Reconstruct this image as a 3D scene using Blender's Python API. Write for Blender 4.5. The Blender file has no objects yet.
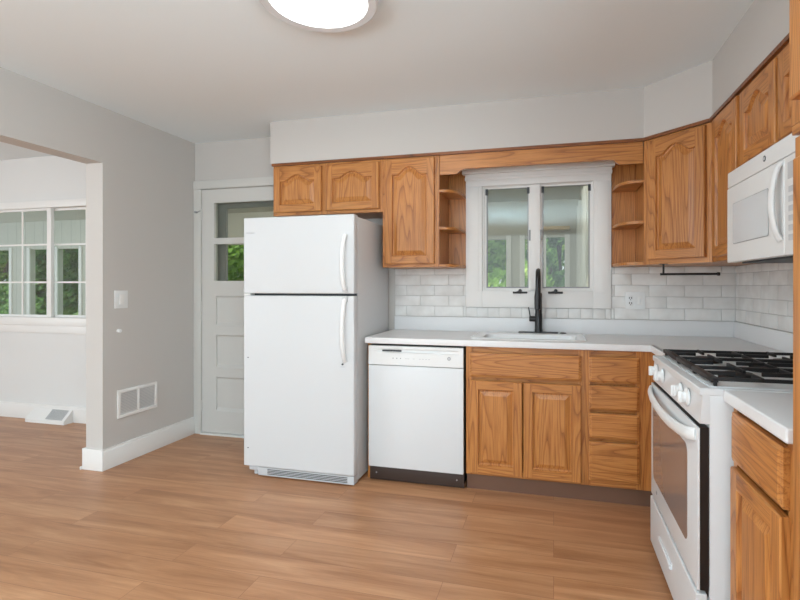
import bpy, bmesh, math, random
from mathutils import Vector, Matrix
PI = math.pi
S = bpy.context.scene
C = S.collection
random.seed(7)

# ---------------------------------------------------------------- camera
cam_d = bpy.data.cameras.new('camera'); cam = bpy.data.objects.new('camera', cam_d); C.objects.link(cam)
cam_d.sensor_width = 36; cam_d.lens = 36*482.129/800
cam_d.shift_x = (400-431.457)/800; cam_d.shift_y = (285.391-300)/800
cam.location = (0, 0, 1.246); cam.rotation_euler = (PI/2, 0, math.radians(14.218))
cam_d.clip_start = 0.02; S.camera = cam
# ---------------------------------------------------------------- world, sun, exposure
w = bpy.data.worlds.new('world'); S.world = w; w.use_nodes = True
bg = w.node_tree.nodes['Background']; bg.inputs[0].default_value = (0.80, 0.91, 1.0, 1); bg.inputs[1].default_value = 1.3
sd = bpy.data.lights.new('sun', 'SUN'); sun = bpy.data.objects.new('sun', sd); C.objects.link(sun)
sd.energy = 8.0; sd.angle = math.radians(3); sd.color = (1, .95, .86)
sun.rotation_euler = Vector((-0.30, -0.42, 0.86)).to_track_quat('Z', 'Y').to_euler(); sun.location = (-3, -6, 12)
# added fill lamps, all out of view, standing in for room daylight
def area(name, loc, to, sx, sy, e, col=(1, 1, 1)):
    d = bpy.data.lights.new(name, 'AREA'); d.shape = 'RECTANGLE'; d.size = sx; d.size_y = sy; d.energy = e; d.color = col
    o = bpy.data.objects.new(name, d); C.objects.link(o); o.location = loc
    o.rotation_euler = (Vector(to)-Vector(loc)).to_track_quat('-Z', 'Y').to_euler(); return o
area('fill_rear', (-1.4, -2.4, 1.25), (-1.1, 2.4, 3.0), 4.0, 2.1, 32, (.86, .955, 1))  # added lamp behind the camera, fills the room from the rear
area('fill_up', (-.9, -1.3, 1.30), (-.9, -1.3001, 2.9), 1.2, 1.2, 108, (.62, .87, 1))  # added lamp facing straight up, brightens the ceiling
area('fill_left', (-7.3, -1.0, 1.5), (1, -1.0, 2.0), 2.4, 1.7, 110, (.86, .955, 1))  # added lamp in the next room, brightens the right-hand run
area('fill_porch', (-4.0, 4.2, 2.48), (-4.0, 5.0, 0), 9.0, .8, 90, (.97, 1, .95))  # added lamp under the porch roof, brightens the porch walls
area('fill_side', (1.05, -1.2, 1.5), (-3, -1.2, 2.6), 1.9, 1.5, 120, (.80, .94, 1))  # added lamp by the right wall, brightens partition and ceiling
S.view_settings.view_transform = 'Standard'; S.view_settings.look = 'None'
S.view_settings.gamma = 1; S.view_settings.use_curve_mapping = False
S.view_settings.exposure = 0.12

# ---------------------------------------------------------------- materials
def lin(c):
    c /= 255.
    return c/12.92 if c <= .04045 else ((c+.055)/1.055)**2.4
def rgb(r, g, b): return (lin(r), lin(g), lin(b), 1)
class NT:
    def __init__(s, name):
        s.m = bpy.data.materials.new(name); s.m.use_nodes = True; s.t = s.m.node_tree
        s.b = s.t.nodes['Principled BSDF']
    def n(s, typ, **kw):
        o = s.t.nodes.new(typ)
        for k, v in kw.items():
            if hasattr(o, k): setattr(o, k, v)
            else: o.inputs[k.replace('_', ' ')].default_value = v
        return o
    def l(s, a, ao, b, bi): s.t.links.new(a.outputs[ao], b.inputs[bi])
def plain(name, col, rough=.5, metal=0, bump=0, bscale=200, spec=.5, emit=0):
    k = NT(name); b = k.b
    b.inputs['Base Color'].default_value = col; b.inputs['Roughness'].default_value = rough
    b.inputs['Metallic'].default_value = metal; b.inputs['Specular IOR Level'].default_value = spec
    if emit:
        b.inputs['Emission Color'].default_value = col; b.inputs['Emission Strength'].default_value = emit
    tc = k.n('ShaderNodeTexCoord'); nz = k.n('ShaderNodeTexNoise', Scale=bscale, Detail=2.0); k.l(tc, 'Object', nz, 'Vector')
    if bump:
        bp = k.n('ShaderNodeBump', Strength=bump, Distance=.002); k.l(nz, 'Fac', bp, 'Height'); k.l(bp, 'Normal', b, 'Normal')
    else:
        mr = k.n('ShaderNodeMapRange'); mr.inputs['To Min'].default_value = max(rough-.03, 0); mr.inputs['To Max'].default_value = rough+.03
        k.l(nz, 'Fac', mr, 'Value'); k.l(mr, 'Result', b, 'Roughness')
    return k.m
def oak(name, axis, light=(194, 130, 69), dark=(150, 91, 43), mid=(180, 115, 57), rough=.34, fine=1.0):
    """procedural oak: contour lines of a stretched noise give the arched figure, short dark pores run with the grain"""
    k = NT(name); tc = k.n('ShaderNodeTexCoord'); oi = k.n('ShaderNodeObjectInfo')
    mul = k.n('ShaderNodeVectorMath', operation='SCALE'); mul.inputs[0].default_value = (13.1, 7.7, 5.3)
    k.l(oi, 'Random', mul, 'Scale')
    add = k.n('ShaderNodeVectorMath', operation='ADD'); k.l(tc, 'Object', add, 0); k.l(mul, 'Vector', add, 1)
    sc = {'x': (.6, 5.0, 8.0), 'y': (5.0, .6, 8.0), 'z': (8.0, 5.0, .6)}[axis]
    mp = k.n('ShaderNodeMapping'); mp.inputs['Scale'].default_value = sc; k.l(add, 'Vector', mp, 'Vector')
    n1 = k.n('ShaderNodeTexNoise', Scale=1.0, Detail=1.2, Roughness=.4, Distortion=.25); k.l(mp, 'Vector', n1, 'Vector')
    m1 = k.n('ShaderNodeMath', operation='MULTIPLY'); m1.inputs[1].default_value = 19*fine; k.l(n1, 'Fac', m1, 0)
    fr = k.n('ShaderNodeMath', operation='FRACT'); k.l(m1, 'Value', fr, 0)
    r1 = k.n('ShaderNodeValToRGB'); e = r1.color_ramp.elements
    e[0].position = 0; e[0].color = rgb(*dark); e[1].position = 1; e[1].color = rgb(*mid)
    for p, c in ((.16, mid), (.5, light), (.85, light)):
        q = r1.color_ramp.elements.new(p); q.color = rgb(*c)
    k.l(fr, 'Value', r1, 'Fac')
    sp = {'x': (6., 160., 220.), 'y': (160., 6., 220.), 'z': (220., 160., 6.)}[axis]
    mp2 = k.n('ShaderNodeMapping'); mp2.inputs['Scale'].default_value = sp; k.l(add, 'Vector', mp2, 'Vector')
    n2 = k.n('ShaderNodeTexNoise', Scale=1.0, Detail=3.0, Roughness=.6); k.l(mp2, 'Vector', n2, 'Vector')
    r2 = k.n('ShaderNodeValToRGB'); e = r2.color_ramp.elements
    e[0].position = .34; e[0].color = (.6, .5, .42, 1); e[1].position = .5; e[1].color = (1, 1, 1, 1); k.l(n2, 'Fac', r2, 'Fac')
    n3 = k.n('ShaderNodeTexNoise', Scale=2.2, Detail=2.0); k.l(add, 'Vector', n3, 'Vector')
    mx = k.n('ShaderNodeMix', data_type='RGBA', blend_type='MULTIPLY'); mx.inputs[0].default_value = .75
    k.l(r1, 'Color', mx, 6); k.l(r2, 'Color', mx, 7)
    hs = k.n('ShaderNodeHueSaturation'); k.l(mx, 2, hs, 'Color')
    mr = k.n('ShaderNodeMapRange'); mr.inputs['To Min'].default_value = .8; mr.inputs['To Max'].default_value = 1.18
    k.l(n3, 'Fac', mr, 'Value'); k.l(mr, 'Result', hs, 'Value')
    k.l(hs, 'Color', k.b, 'Base Color'); k.b.inputs['Roughness'].default_value = rough
    bp = k.n('ShaderNodeBump', Strength=.25, Distance=.001); k.l(n2, 'Fac', bp, 'Height'); k.l(bp, 'Normal', k.b, 'Normal')
    return k.m
def floor_mat():
    k = NT('vinyl_planks'); tc = k.n('ShaderNodeTexCoord')
    br = k.n('ShaderNodeTexBrick', offset=.37, offset_frequency=2, Scale=1.0)
    br.inputs['Brick Width'].default_value = 1.22; br.inputs['Row Height'].default_value = .152
    br.inputs['Mortar Size'].default_value = .0011; br.inputs['Mortar Smooth'].default_value = .3
    br.inputs['Color1'].default_value = (0, 0, 0, 1); br.inputs['Color2'].default_value = (1, 1, 1, 1); br.inputs['Mortar'].default_value = (.5, .5, .5, 1)
    k.l(tc, 'Object', br, 'Vector')
    sc = k.n('ShaderNodeVectorMath', operation='SCALE'); sc.inputs['Scale'].default_value = 9.0; k.l(br, 'Color', sc, 0)
    add = k.n('ShaderNodeVectorMath', operation='ADD'); k.l(tc, 'Object', add, 0); k.l(sc, 'Vector', add, 1)
    mp = k.n('ShaderNodeMapping'); mp.inputs['Scale'].default_value = (1.3, 13, 1); k.l(add, 'Vector', mp, 'Vector')
    n1 = k.n('ShaderNodeTexNoise', Scale=1.0, Detail=6.0, Roughness=.62, Distortion=.6); k.l(mp, 'Vector', n1, 'Vector')
    r1 = k.n('ShaderNodeValToRGB'); e = r1.color_ramp.elements
    e[0].position = .3; e[0].color = rgb(156, 106, 70); e[1].position = .72; e[1].color = rgb(200, 151, 112)
    q = r1.color_ramp.elements.new(.5); q.color = rgb(180, 129, 91); k.l(n1, 'Fac', r1, 'Fac')
    mp2 = k.n('ShaderNodeMapping'); mp2.inputs['Scale'].default_value = (5, 150, 1); k.l(add, 'Vector', mp2, 'Vector')
    n2 = k.n('ShaderNodeTexNoise', Scale=1.0, Detail=3.0); k.l(mp2, 'Vector', n2, 'Vector')
    r2 = k.n('ShaderNodeValToRGB'); e = r2.color_ramp.elements
    e[0].position = .3; e[0].color = (.84, .8, .77, 1); e[1].position = .56; e[1].color = (1, 1, 1, 1); k.l(n2, 'Fac', r2, 'Fac')
    mx = k.n('ShaderNodeMix', data_type='RGBA', blend_type='MULTIPLY'); mx.inputs[0].default_value = .6
    k.l(r1, 'Color', mx, 6); k.l(r2, 'Color', mx, 7)
    hs = k.n('ShaderNodeHueSaturation'); k.l(mx, 2, hs, 'Color')
    mr = k.n('ShaderNodeMapRange'); mr.inputs['To Min'].default_value = .93; mr.inputs['To Max'].default_value = 1.07
    k.l(br, 'Color', mr, 'Value'); k.l(mr, 'Result', hs, 'Value')
    m2 = k.n('ShaderNodeMix', data_type='RGBA'); k.l(br, 'Fac', m2, 0); k.l(hs, 'Color', m2, 6); m2.inputs[7].default_value = rgb(140, 94, 66)
    k.l(m2, 2, k.b, 'Base Color'); k.b.inputs['Roughness'].default_value = .36
    bp = k.n('ShaderNodeBump', Strength=.08, Distance=.002); k.l(n2, 'Fac', bp, 'Height'); k.l(bp, 'Normal', k.b, 'Normal')
    return k.m
def glass_mat(name, tint, refl=.06, rough=.0):
    k = NT(name); t = k.t; t.nodes.remove(k.b); out = t.nodes['Material Output']
    tr = k.n('ShaderNodeBsdfTransparent'); tr.inputs[0].default_value = tint
    gl = k.n('ShaderNodeBsdfGlossy'); gl.inputs[1].default_value = rough
    lw = k.n('ShaderNodeLayerWeight', Blend=.15); mr = k.n('ShaderNodeMapRange')
    mr.inputs['To Min'].default_value = refl; mr.inputs['To Max'].default_value = .9; k.l(lw, 'Fresnel', mr, 'Value')
    mx = k.n('ShaderNodeMixShader'); k.l(mr, 'Result', mx, 0); t.links.new(tr.outputs[0], mx.inputs[1]); t.links.new(gl.outputs[0], mx.inputs[2])
    t.links.new(mx.outputs[0], out.inputs[0]); return k.m
def leaf_mat(name, c1, c2, c3):
    k = NT(name); tc = k.n('ShaderNodeTexCoord'); nz = k.n('ShaderNodeTexNoise', Scale=2.5, Detail=5.0); k.l(tc, 'Object', nz, 'Vector')
    r = k.n('ShaderNodeValToRGB'); e = r.color_ramp.elements
    e[0].position = .3; e[0].color = rgb(*c1); e[1].position = .7; e[1].color = rgb(*c3)
    q = r.color_ramp.elements.new(.5); q.color = rgb(*c2); k.l(nz, 'Fac', r, 'Fac'); k.l(r, 'Color', k.b, 'Base Color')
    k.b.inputs['Roughness'].default_value = .6
    tl = k.n('ShaderNodeBsdfTranslucent'); k.l(r, 'Color', tl, 'Color'); mx = k.n('ShaderNodeMixShader'); mx.inputs[0].default_value = .5
    out = k.t.nodes['Material Output']; k.l(k.b, 0, mx, 1); k.l(tl, 0, mx, 2); k.l(mx, 0, out, 0); return k.m
def siding_mat():
    k = NT('porch_siding'); tc = k.n('ShaderNodeTexCoord'); wv = k.n('ShaderNodeTexWave', wave_type='BANDS', bands_direction='X', wave_profile='SAW', Scale=1.6)
    k.l(tc, 'Object', wv, 'Vector'); r = k.n('ShaderNodeValToRGB'); e = r.color_ramp.elements
    e[0].position = 0; e[0].color = rgb(140, 141, 134); e[1].position = .06; e[1].color = rgb(200, 199, 190); k.l(wv, 'Fac', r, 'Fac'); k.l(r, 'Color', k.b, 'Base Color')
    k.b.inputs['Roughness'].default_value = .7
    bp = k.n('ShaderNodeBump', Strength=.5, Distance=.01); k.l(wv, 'Fac', bp, 'Height'); k.l(bp, 'Normal', k.b, 'Normal'); return k.m
def tile_mat():
    k = NT('glazed_tile'); k.b.inputs['Base Color'].default_value = rgb(226, 223, 219); k.b.inputs['Roughness'].default_value = .3
    tc = k.n('ShaderNodeTexCoord'); nz = k.n('ShaderNodeTexNoise', Scale=9.0, Detail=2.0); k.l(tc, 'Object', nz, 'Vector')
    r = k.n('ShaderNodeValToRGB'); e = r.color_ramp.elements
    e[0].position = .35; e[0].color = rgb(218, 215, 211); e[1].position = .65; e[1].color = rgb(232, 230, 227); k.l(nz, 'Fac', r, 'Fac'); k.l(r, 'Color', k.b, 'Base Color')
    bp = k.n('ShaderNodeBump', Strength=.25, Distance=.004); k.l(nz, 'Fac', bp, 'Height'); k.l(bp, 'Normal', k.b, 'Normal'); return k.m

M = dict(
    wall=plain('greige_wall_paint', rgb(198, 193, 188), .75, bump=.08, bscale=350),
    wall2=plain('pale_wall_paint', rgb(222, 221, 219), .75, bump=.08, bscale=350),
    ceil=plain('ceiling_paint', rgb(232, 239, 242), .9, bump=.1, bscale=250),
    trim=plain('white_trim_paint', rgb(232, 230, 227), .42),
    door=plain('door_paint', rgb(206, 204, 199), .45),
    oz=oak('oak_vertical_grain', 'z'), ox=oak('oak_horizontal_grain', 'x'), oy=oak('oak_depth_grain', 'y'),
    ozd=oak('oak_moulding', 'x', (140, 84, 44), (92, 52, 26), (120, 70, 36)),
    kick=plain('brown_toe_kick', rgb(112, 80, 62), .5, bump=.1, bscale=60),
    kickd=plain('dark_brown_kick', rgb(58, 44, 38), .45), inner=plain('dark_gap', rgb(60, 34, 18), .8),
    enamel=plain('white_enamel', rgb(218, 219, 220), .3),
    fridge=plain('white_textured_steel', rgb(208, 209, 210), .38, bump=.12, bscale=600),
    plast=plain('white_plastic', rgb(228, 228, 227), .4),
    greyp=plain('grey_plastic', rgb(150, 151, 152), .45),
    pgrey=plain('pale_grey_plastic', rgb(196, 197, 199), .4),
    black=plain('black_metal', rgb(24, 23, 23), .35),
    iron=plain('cast_iron', rgb(22, 22, 23), .5, bump=.2, bscale=300),
    dark=plain('dark_grey', rgb(58, 60, 62), .5),
    lam=plain('white_laminate', rgb(228, 227, 227), .35),
    sink=plain('white_sink', rgb(238, 238, 238), .22),
    grout=plain('grout', rgb(206, 203, 199), .9),
    tile=tile_mat(), floor=floor_mat(),
    glass=glass_mat('window_glass', (.84, .85, .81, 1), .045),
    glass2=glass_mat('clear_glass', (.9, .93, .92, 1), .05),
    oven=plain('oven_glass', rgb(142, 124, 116), .08, spec=.9),
    mwin=plain('microwave_window', rgb(212, 214, 216), .15),
    rim=plain('satin_silver', rgb(216, 217, 219), .4), nickel=plain('brushed_nickel', rgb(170, 168, 166), .35, metal=.6),
    lamp=plain('lamp_diffuser', (.98, .995, .97, 1), .5, emit=20),
    siding=siding_mat(), porch=plain('porch_paint', rgb(200, 197, 187), .7), porchfloor=plain('porch_floor', rgb(150, 148, 142), .7),
    lawn=leaf_mat('lawn', (70, 100, 40), (98, 130, 58), (130, 160, 80)),
    leafa=leaf_mat('leaves_mid', (84, 128, 44), (142, 184, 78), (196, 220, 124)),
    leafb=leaf_mat('leaves_dark', (62, 108, 50), (110, 158, 84), (158, 196, 116)),
    bark=plain('bark', rgb(96, 84, 70), .9, bump=.5, bscale=30),
    palewood=plain('pale_wood', rgb(214, 186, 148), .5), beige=plain('beige_plastic', rgb(196, 186, 172), .5),
)

# ---------------------------------------------------------------- mesh helpers
class MB:
    """collects shapes with a material slot per face, builds one mesh object"""
    def __init__(s): s.v = []; s.f = []; s.mi = []; s.mats = []
    def slot(s, m):
        if m not in s.mats: s.mats.append(m)
        return s.mats.index(m)
    def add(s, vs, fs, m):
        o = len(s.v); s.v += [tuple(v) for v in vs]; i = s.slot(m)
        for f in fs: s.f.append([o+q for q in f]); s.mi.append(i)
        return s
    def addbm(s, bm, m, mat=None):
        if mat is not None: bmesh.ops.transform(bm, matrix=mat, verts=bm.verts)
        bm.verts.index_update(); s.add([v.co.copy() for v in bm.verts], [[v.index for v in f.verts] for f in bm.faces], m); bm.free(); return s
    def box(s, x0, x1, y0, y1, z0, z1, m, bev=0, seg=2, mat=None):
        bm = bmesh.new(); bmesh.ops.create_cube(bm, size=1)
        bmesh.ops.scale(bm, vec=(abs(x1-x0), abs(y1-y0), abs(z1-z0)), verts=bm.verts)
        bmesh.ops.translate(bm, vec=((x0+x1)/2, (y0+y1)/2, (z0+z1)/2), verts=bm.verts)
        if bev: bmesh.ops.bevel(bm, geom=bm.edges[:], offset=bev, segments=seg, affect='EDGES', profile=.6)
        return s.addbm(bm, m, mat)
    def cyl(s, p0, p1, r0, m, r1=None, n=24, bev=0):
        p0, p1 = Vector(p0), Vector(p1); d = p1-p0; L = d.length; r1 = r0 if r1 is None else r1
        bm = bmesh.new(); bmesh.ops.create_cone(bm, cap_ends=True, segments=n, radius1=r0, radius2=r1, depth=L)
        if bev:
            es = [e for e in bm.edges if abs(e.verts[0].co.z-e.verts[1].co.z) < 1e-6 and e.verts[0].co.z > 0]
            bmesh.ops.bevel(bm, geom=es, offset=bev, segments=2, affect='EDGES')
        mt = Matrix.Translation((p0+p1)/2) @ d.to_track_quat('Z', 'Y').to_matrix().to_4x4()
        return s.addbm(bm, m, mt)
    def tube(s, pts, r, m, n=12, sy=None, up=(0, 0, 1)):
        """tube along pts, elliptical when sy is given (r across, sy along up)"""
        pts = [Vector(p) for p in pts]; sy = r if sy is None else sy; vs = []; K = len(pts)
        for i, p in enumerate(pts):
            t = (pts[min(i+1, K-1)]-pts[max(i-1, 0)]).normalized(); u = Vector(up)
            a = t.cross(u)
            if a.length < 1e-3: a = t.cross(Vector((0, 1, 0)))
            a.normalize(); b = a.cross(t).normalized()
            for j in range(n):
                q = 2*PI*j/n; vs.append(p+a*math.cos(q)*r+b*math.sin(q)*sy)
        fs = [[i*n+j, i*n+(j+1) % n, (i+1)*n+(j+1) % n, (i+1)*n+j] for i in range(K-1) for j in range(n)]
        fs.append(list(range(n))[::-1]); fs.append([(K-1)*n+j for j in range(n)])
        return s.add(vs, fs, m)
    def prism(s, poly, z0, z1, m):
        n = len(poly); vs = [(x, y, z0) for x, y in poly]+[(x, y, z1) for x, y in poly]
        fs = [list(range(n))[::-1], [n+i for i in range(n)]]+[[i, (i+1) % n, n+(i+1) % n, n+i] for i in range(n)]
        return s.add(vs, fs, m)
    def prism_y(s, poly, y0, y1, m):      # outline in x-z, extruded along y
        n = len(poly); vs = [(x, y0, z) for x, z in poly]+[(x, y1, z) for x, z in poly]
        fs = [list(range(n)), [n+i for i in range(n)][::-1]]+[[(i+1) % n, i, n+i, n+(i+1) % n] for i in range(n)]
        return s.add(vs, fs, m)
    def lathe(s, prof, m, c=(0, 0, 0), n=40, axis='z'):
        vs = []
        for r, z in prof:
            for j in range(n):
                q = 2*PI*j/n
                vs.append((c[0]+r*math.cos(q), c[1]+r*math.sin(q), c[2]+z) if axis == 'z' else (c[0]+r*math.cos(q), c[1]-z, c[2]+r*math.sin(q)))
        K = len(prof); fs = [[i*n+j, i*n+(j+1) % n, (i+1)*n+(j+1) % n, (i+1)*n+j] for i in range(K-1) for j in range(n)]
        fs.append(list(range(n))[::-1]); fs.append([(K-1)*n+j for j in range(n)])
        return s.add(vs, fs, m)
    def holed(s, u0, u1, z0, z1, a0, a1, holes, m, axis='y'):
        """slab with rectangular holes (u0,u1,z0,z1); axis = thickness direction"""
        us = sorted({u0, u1, *[h[0] for h in holes], *[h[1] for h in holes]}); zs = sorted({z0, z1, *[h[2] for h in holes], *[h[3] for h in holes]})
        for i in range(len(us)-1):
            for j in range(len(zs)-1):
                cu, cz = (us[i]+us[i+1])/2, (zs[j]+zs[j+1])/2
                if any(h[0] < cu < h[1] and h[2] < cz < h[3] for h in holes): continue
                if axis == 'y': s.box(us[i], us[i+1], a0, a1, zs[j], zs[j+1], m)
                elif axis == 'x': s.box(a0, a1, us[i], us[i+1], zs[j], zs[j+1], m)
                else: s.box(us[i], us[i+1], zs[j], zs[j+1], a0, a1, m)
        return s
    def build(s, name, parent=None, loc=None, smooth=True, label=None, **tags):
        me = bpy.data.meshes.new(name); me.from_pydata(s.v, [], s.f)
        for m in s.mats: me.materials.append(m)
        me.polygons.foreach_set('material_index', s.mi)
        bm = bmesh.new(); bm.from_mesh(me); bmesh.ops.recalc_face_normals(bm, faces=bm.faces[:]); bm.to_mesh(me); bm.free()
        if smooth:
            me.polygons.foreach_set('use_smooth', [True]*len(me.polygons)); me.set_sharp_from_angle(angle=math.radians(35))
        me.update(); o = bpy.data.objects.new(name, me); C.objects.link(o)
        if parent: o.parent = parent
        if loc: o.location = loc
        if label: o['label'] = label
        for k, v in tags.items():
            if v: o[k] = v
        return o
def bx(*a, **k): return MB().box(*a, **k)
def thing(name, label, cat, loc=(0, 0, 0), rz=0, group=None):
    o = bpy.data.objects.new(name, None); C.objects.link(o); o.location = loc; o.rotation_euler = (0, 0, math.radians(rz))
    o.empty_display_size = .05; o['label'] = label; o['category'] = cat
    if group: o['group'] = group
    return o
def struct(name, mb, parent=None, label=None):
    o = mb.build(name, parent)
    if parent is None: o['kind'] = 'structure'
    if label: o['label'] = label
    return o
def sroot(name, label=None):
    o = bpy.data.objects.new(name, None); C.objects.link(o); o['kind'] = 'structure'; o.empty_display_size = .05
    if label: o['label'] = label
    return o

YW = 3.46; XL = -2.94; XR = 1.13; ZC = 2.444
# ================================================================ STRUCTURE
struct('floor', bx(-7.5, XR+.12, -4.4, YW, -.05, 0, M['floor']), label='wood-look vinyl plank floor in warm brown')
struct('ceiling', bx(-7.5, XR+.12, -4.4, YW+.12, ZC, ZC+.1, M['ceil']), label='flat pale grey ceiling')
WIN2 = (-5.75, -3.62, .95, 1.965); DR = (-2.866, -2.05, 0, 2.05); WIN1 = (-.50, .27, 1.205, 1.965)
struct('wall_back', MB().holed(XL-.140, XR+.12, 0, ZC, YW, YW+.12, [DR, WIN1], M['wall']), label='greige back wall with the door and sink window')
struct('wall_living', MB().holed(-7.5, XL-.140, 0, ZC, YW, YW+.12, [WIN2], M['wall2']), label='pale wall of the next room below its window')
struct('wall_right', bx(XR, XR+.12, -2.6, YW, 0, ZC, M['wall']))
struct('wall_left', MB().box(XL-.140, XL, 2.60, YW, 0, ZC, M['wall']).box(XL-.140, XL, -2.6, 2.60, 2.072, ZC, M['wall']), label='greige partition wall with the wide opening')
struct('wall_far_left', bx(-7.62, -7.5, -2.6, YW, 0, ZC, M['wall2']))
sof = [(-2.016, YW), (-2.016, 3.14), (.528, 3.14), (.818, 2.85), (.818, 1.285), (XR, 1.285), (XR, YW)]
struct('soffit', MB().prism(sof, 2.137, ZC, M['wall']), label='painted soffit boxed in above the wall cabinets')

def baseboard(name, x0, x1, y0, y1, along, label):
    mb = MB(); mb.box(x0, x1, y0, y1, 0, .125, M['trim'], bev=.002)
    if along == 'y': mb.box(x0, x1-.005, y0, y1, .12, .142, M['trim'], bev=.003)
    else: mb.box(x0, x1, y0+.005, y1, .12, .142, M['trim'], bev=.003)
    struct(name, mb, label=label)
baseboard('baseboard_left', XL, XL+.016, 2.6005, YW-.022, 'y', 'white baseboard along the partition wall')
mb = MB().box(XL-.156, XL+.016, 2.584, 2.60, 0, .142, M['trim'], bev=.002).box(XL-.156, XL-.140, 2.60, YW-.022, 0, .142, M['trim'], bev=.002)
mb.box(XL-.168, XL-.156, 2.575, 2.62, 0, .02, M['trim'], bev=.004)
struct('baseboard_jamb', mb, label='white baseboard wrapping the end of the partition')
baseboard('baseboard_back', -7.5, XL-.156, YW-.018, YW, 'x', 'white baseboard under the next room window')

# ---- door_1
dr = sroot('door_1', 'pale painted half-glass back door with hinges on its left')
# casing around
cas = sroot('trim_1', 'painted casing around the back door')
struct('casing_left', bx(-2.938, -2.866, YW-.02, YW, 0, 2.052, M['door'], bev=.003), cas)
struct('casing_right', bx(-2.05, -1.978, YW-.02, YW, 0, 2.052, M['door'], bev=.003), cas)
struct('casing_head', MB().box(-2.938, -1.978, YW-.022, YW, 2.052, 2.12, M['door'], bev=.003), cas)
struct('threshold', bx(-2.866, -2.05, YW-.03, YW+.1, 0, .014, M['trim'], bev=.003), cas)
ya = YW-.008; yb = YW+.034
dx0, dx1 = -2.862, -2.054
gl = [(-2.744, -2.172, 1.283, 1.590), (-2.744, -2.172, 1.640, 1.933)]
pan = [(-2.724, -2.192, .91, 1.16), (-2.724, -2.192, .56, .835), (-2.724, -2.192, .20, .485)]
mb = MB().holed(dx0, dx1, .02, 2.046, ya, yb, gl+pan, M['door'])
for x0, x1, z0, z1 in pan:      # horizontal recessed panels with a bevelled ledge
    mb.box(x0, x1, ya+.014, yb-.004, z0, z1, M['door'])
    mb.add([(x0, ya, z1), (x1, ya, z1), (x1, ya+.014, z1-.014), (x0, ya+.014, z1-.014)], [[0, 1, 2, 3]], M['door'])
    mb.add([(x0, ya, z0), (x1, ya, z0), (x1, ya+.014, z0+.03), (x0, ya+.014, z0+.03)], [[3, 2, 1, 0]], M['door'])
struct('door_slab', mb, dr)
for x0, x1, z0, z1 in gl: struct('pane', bx(x0, x1, YW+.012, YW+.016, z0, z1, M['glass']), dr)
for z in (1.84, 1.07, .24):
    struct('hinge', MB().cyl((-2.864, YW-.014, z-.045), (-2.864, YW-.014, z+.045), .006, M['door'], n=12).box(-2.884, -2.866, YW-.0235, YW-.019, z-.04, z+.04, M['door']), dr)
struct('hook_latch', MB().cyl((-2.905, YW-.02, 1.86), (-2.905, YW-.04, 1.86), .009, M['greyp'], n=12).tube([(-2.91, YW-.035, 1.86), (-2.88, YW-.04, 1.858), (-2.86, YW-.03, 1.87)], .004, M['greyp'], n=8), dr)
st = MB().box(-2.79, -2.70, YW+.085, YW+.11, .02, 2.0, M['dark']).box(-2.16, -2.08, YW+.085, YW+.11, .02, 2.0, M['dark']).box(-2.70, -2.16, YW+.085, YW+.11, 1.90, 2.0, M['dark']).box(-2.70, -2.16, YW+.085, YW+.11, .02, 1.1, M['dark'])
st.mats[0] = M['greyp']
struct('storm_frame', st, dr)

# ---- window_1 over the sink
wr = sroot('window_1', 'white double casement window over the sink')
yc = YW-.026
mb = MB()
mb.box(-.614, -.497, yc, YW, 1.09, 1.97, M['trim'], bev=.002).box(.262, .375, yc, YW, 1.09, 1.97, M['trim'], bev=.002)
mb.box(-.497, .262, yc, YW, 1.09, 1.205, M['trim'], bev=.002)
mb.box(-.60, -.52, yc-.006, yc, 1.20, 1.945, M['trim'], bev=.002).box(.285, .36, yc-.006, yc, 1.20, 1.945, M['trim'], bev=.002)
struct('casing', mb, wr)
mb = MB().box(-.614, .375, yc-.004, YW, 1.955, 2.0, M['trim'], bev=.003).box(-.620, .381, yc-.014, YW, 1.998, 2.020, M['trim'], bev=.004)
mb.box(-.618, .379, yc-.010, YW, 2.020, 2.042, M['trim'], bev=.002).box(-.636, .396, yc-.040, YW, 2.040, 2.085, M['trim'], bev=.004)
struct('head_moulding', mb, wr)
jy0, jy1 = YW-.004, YW+.12
mb = MB().box(-.50, -.484, jy0, jy1, 1.205, 1.965, M['trim']).box(.254, .27, jy0, jy1, 1.205, 1.965, M['trim']).box(-.484, .254, jy0, jy1, 1.205, 1.215, M['trim']).box(-.484, .254, jy0, jy1, 1.952, 1.965, M['trim'])
struct('jamb', mb, wr)
struct('mullion', bx(-.158, -.090, YW-.018, YW+.1, 1.215, 1.952, M['trim'], bev=.003), wr)
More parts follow.
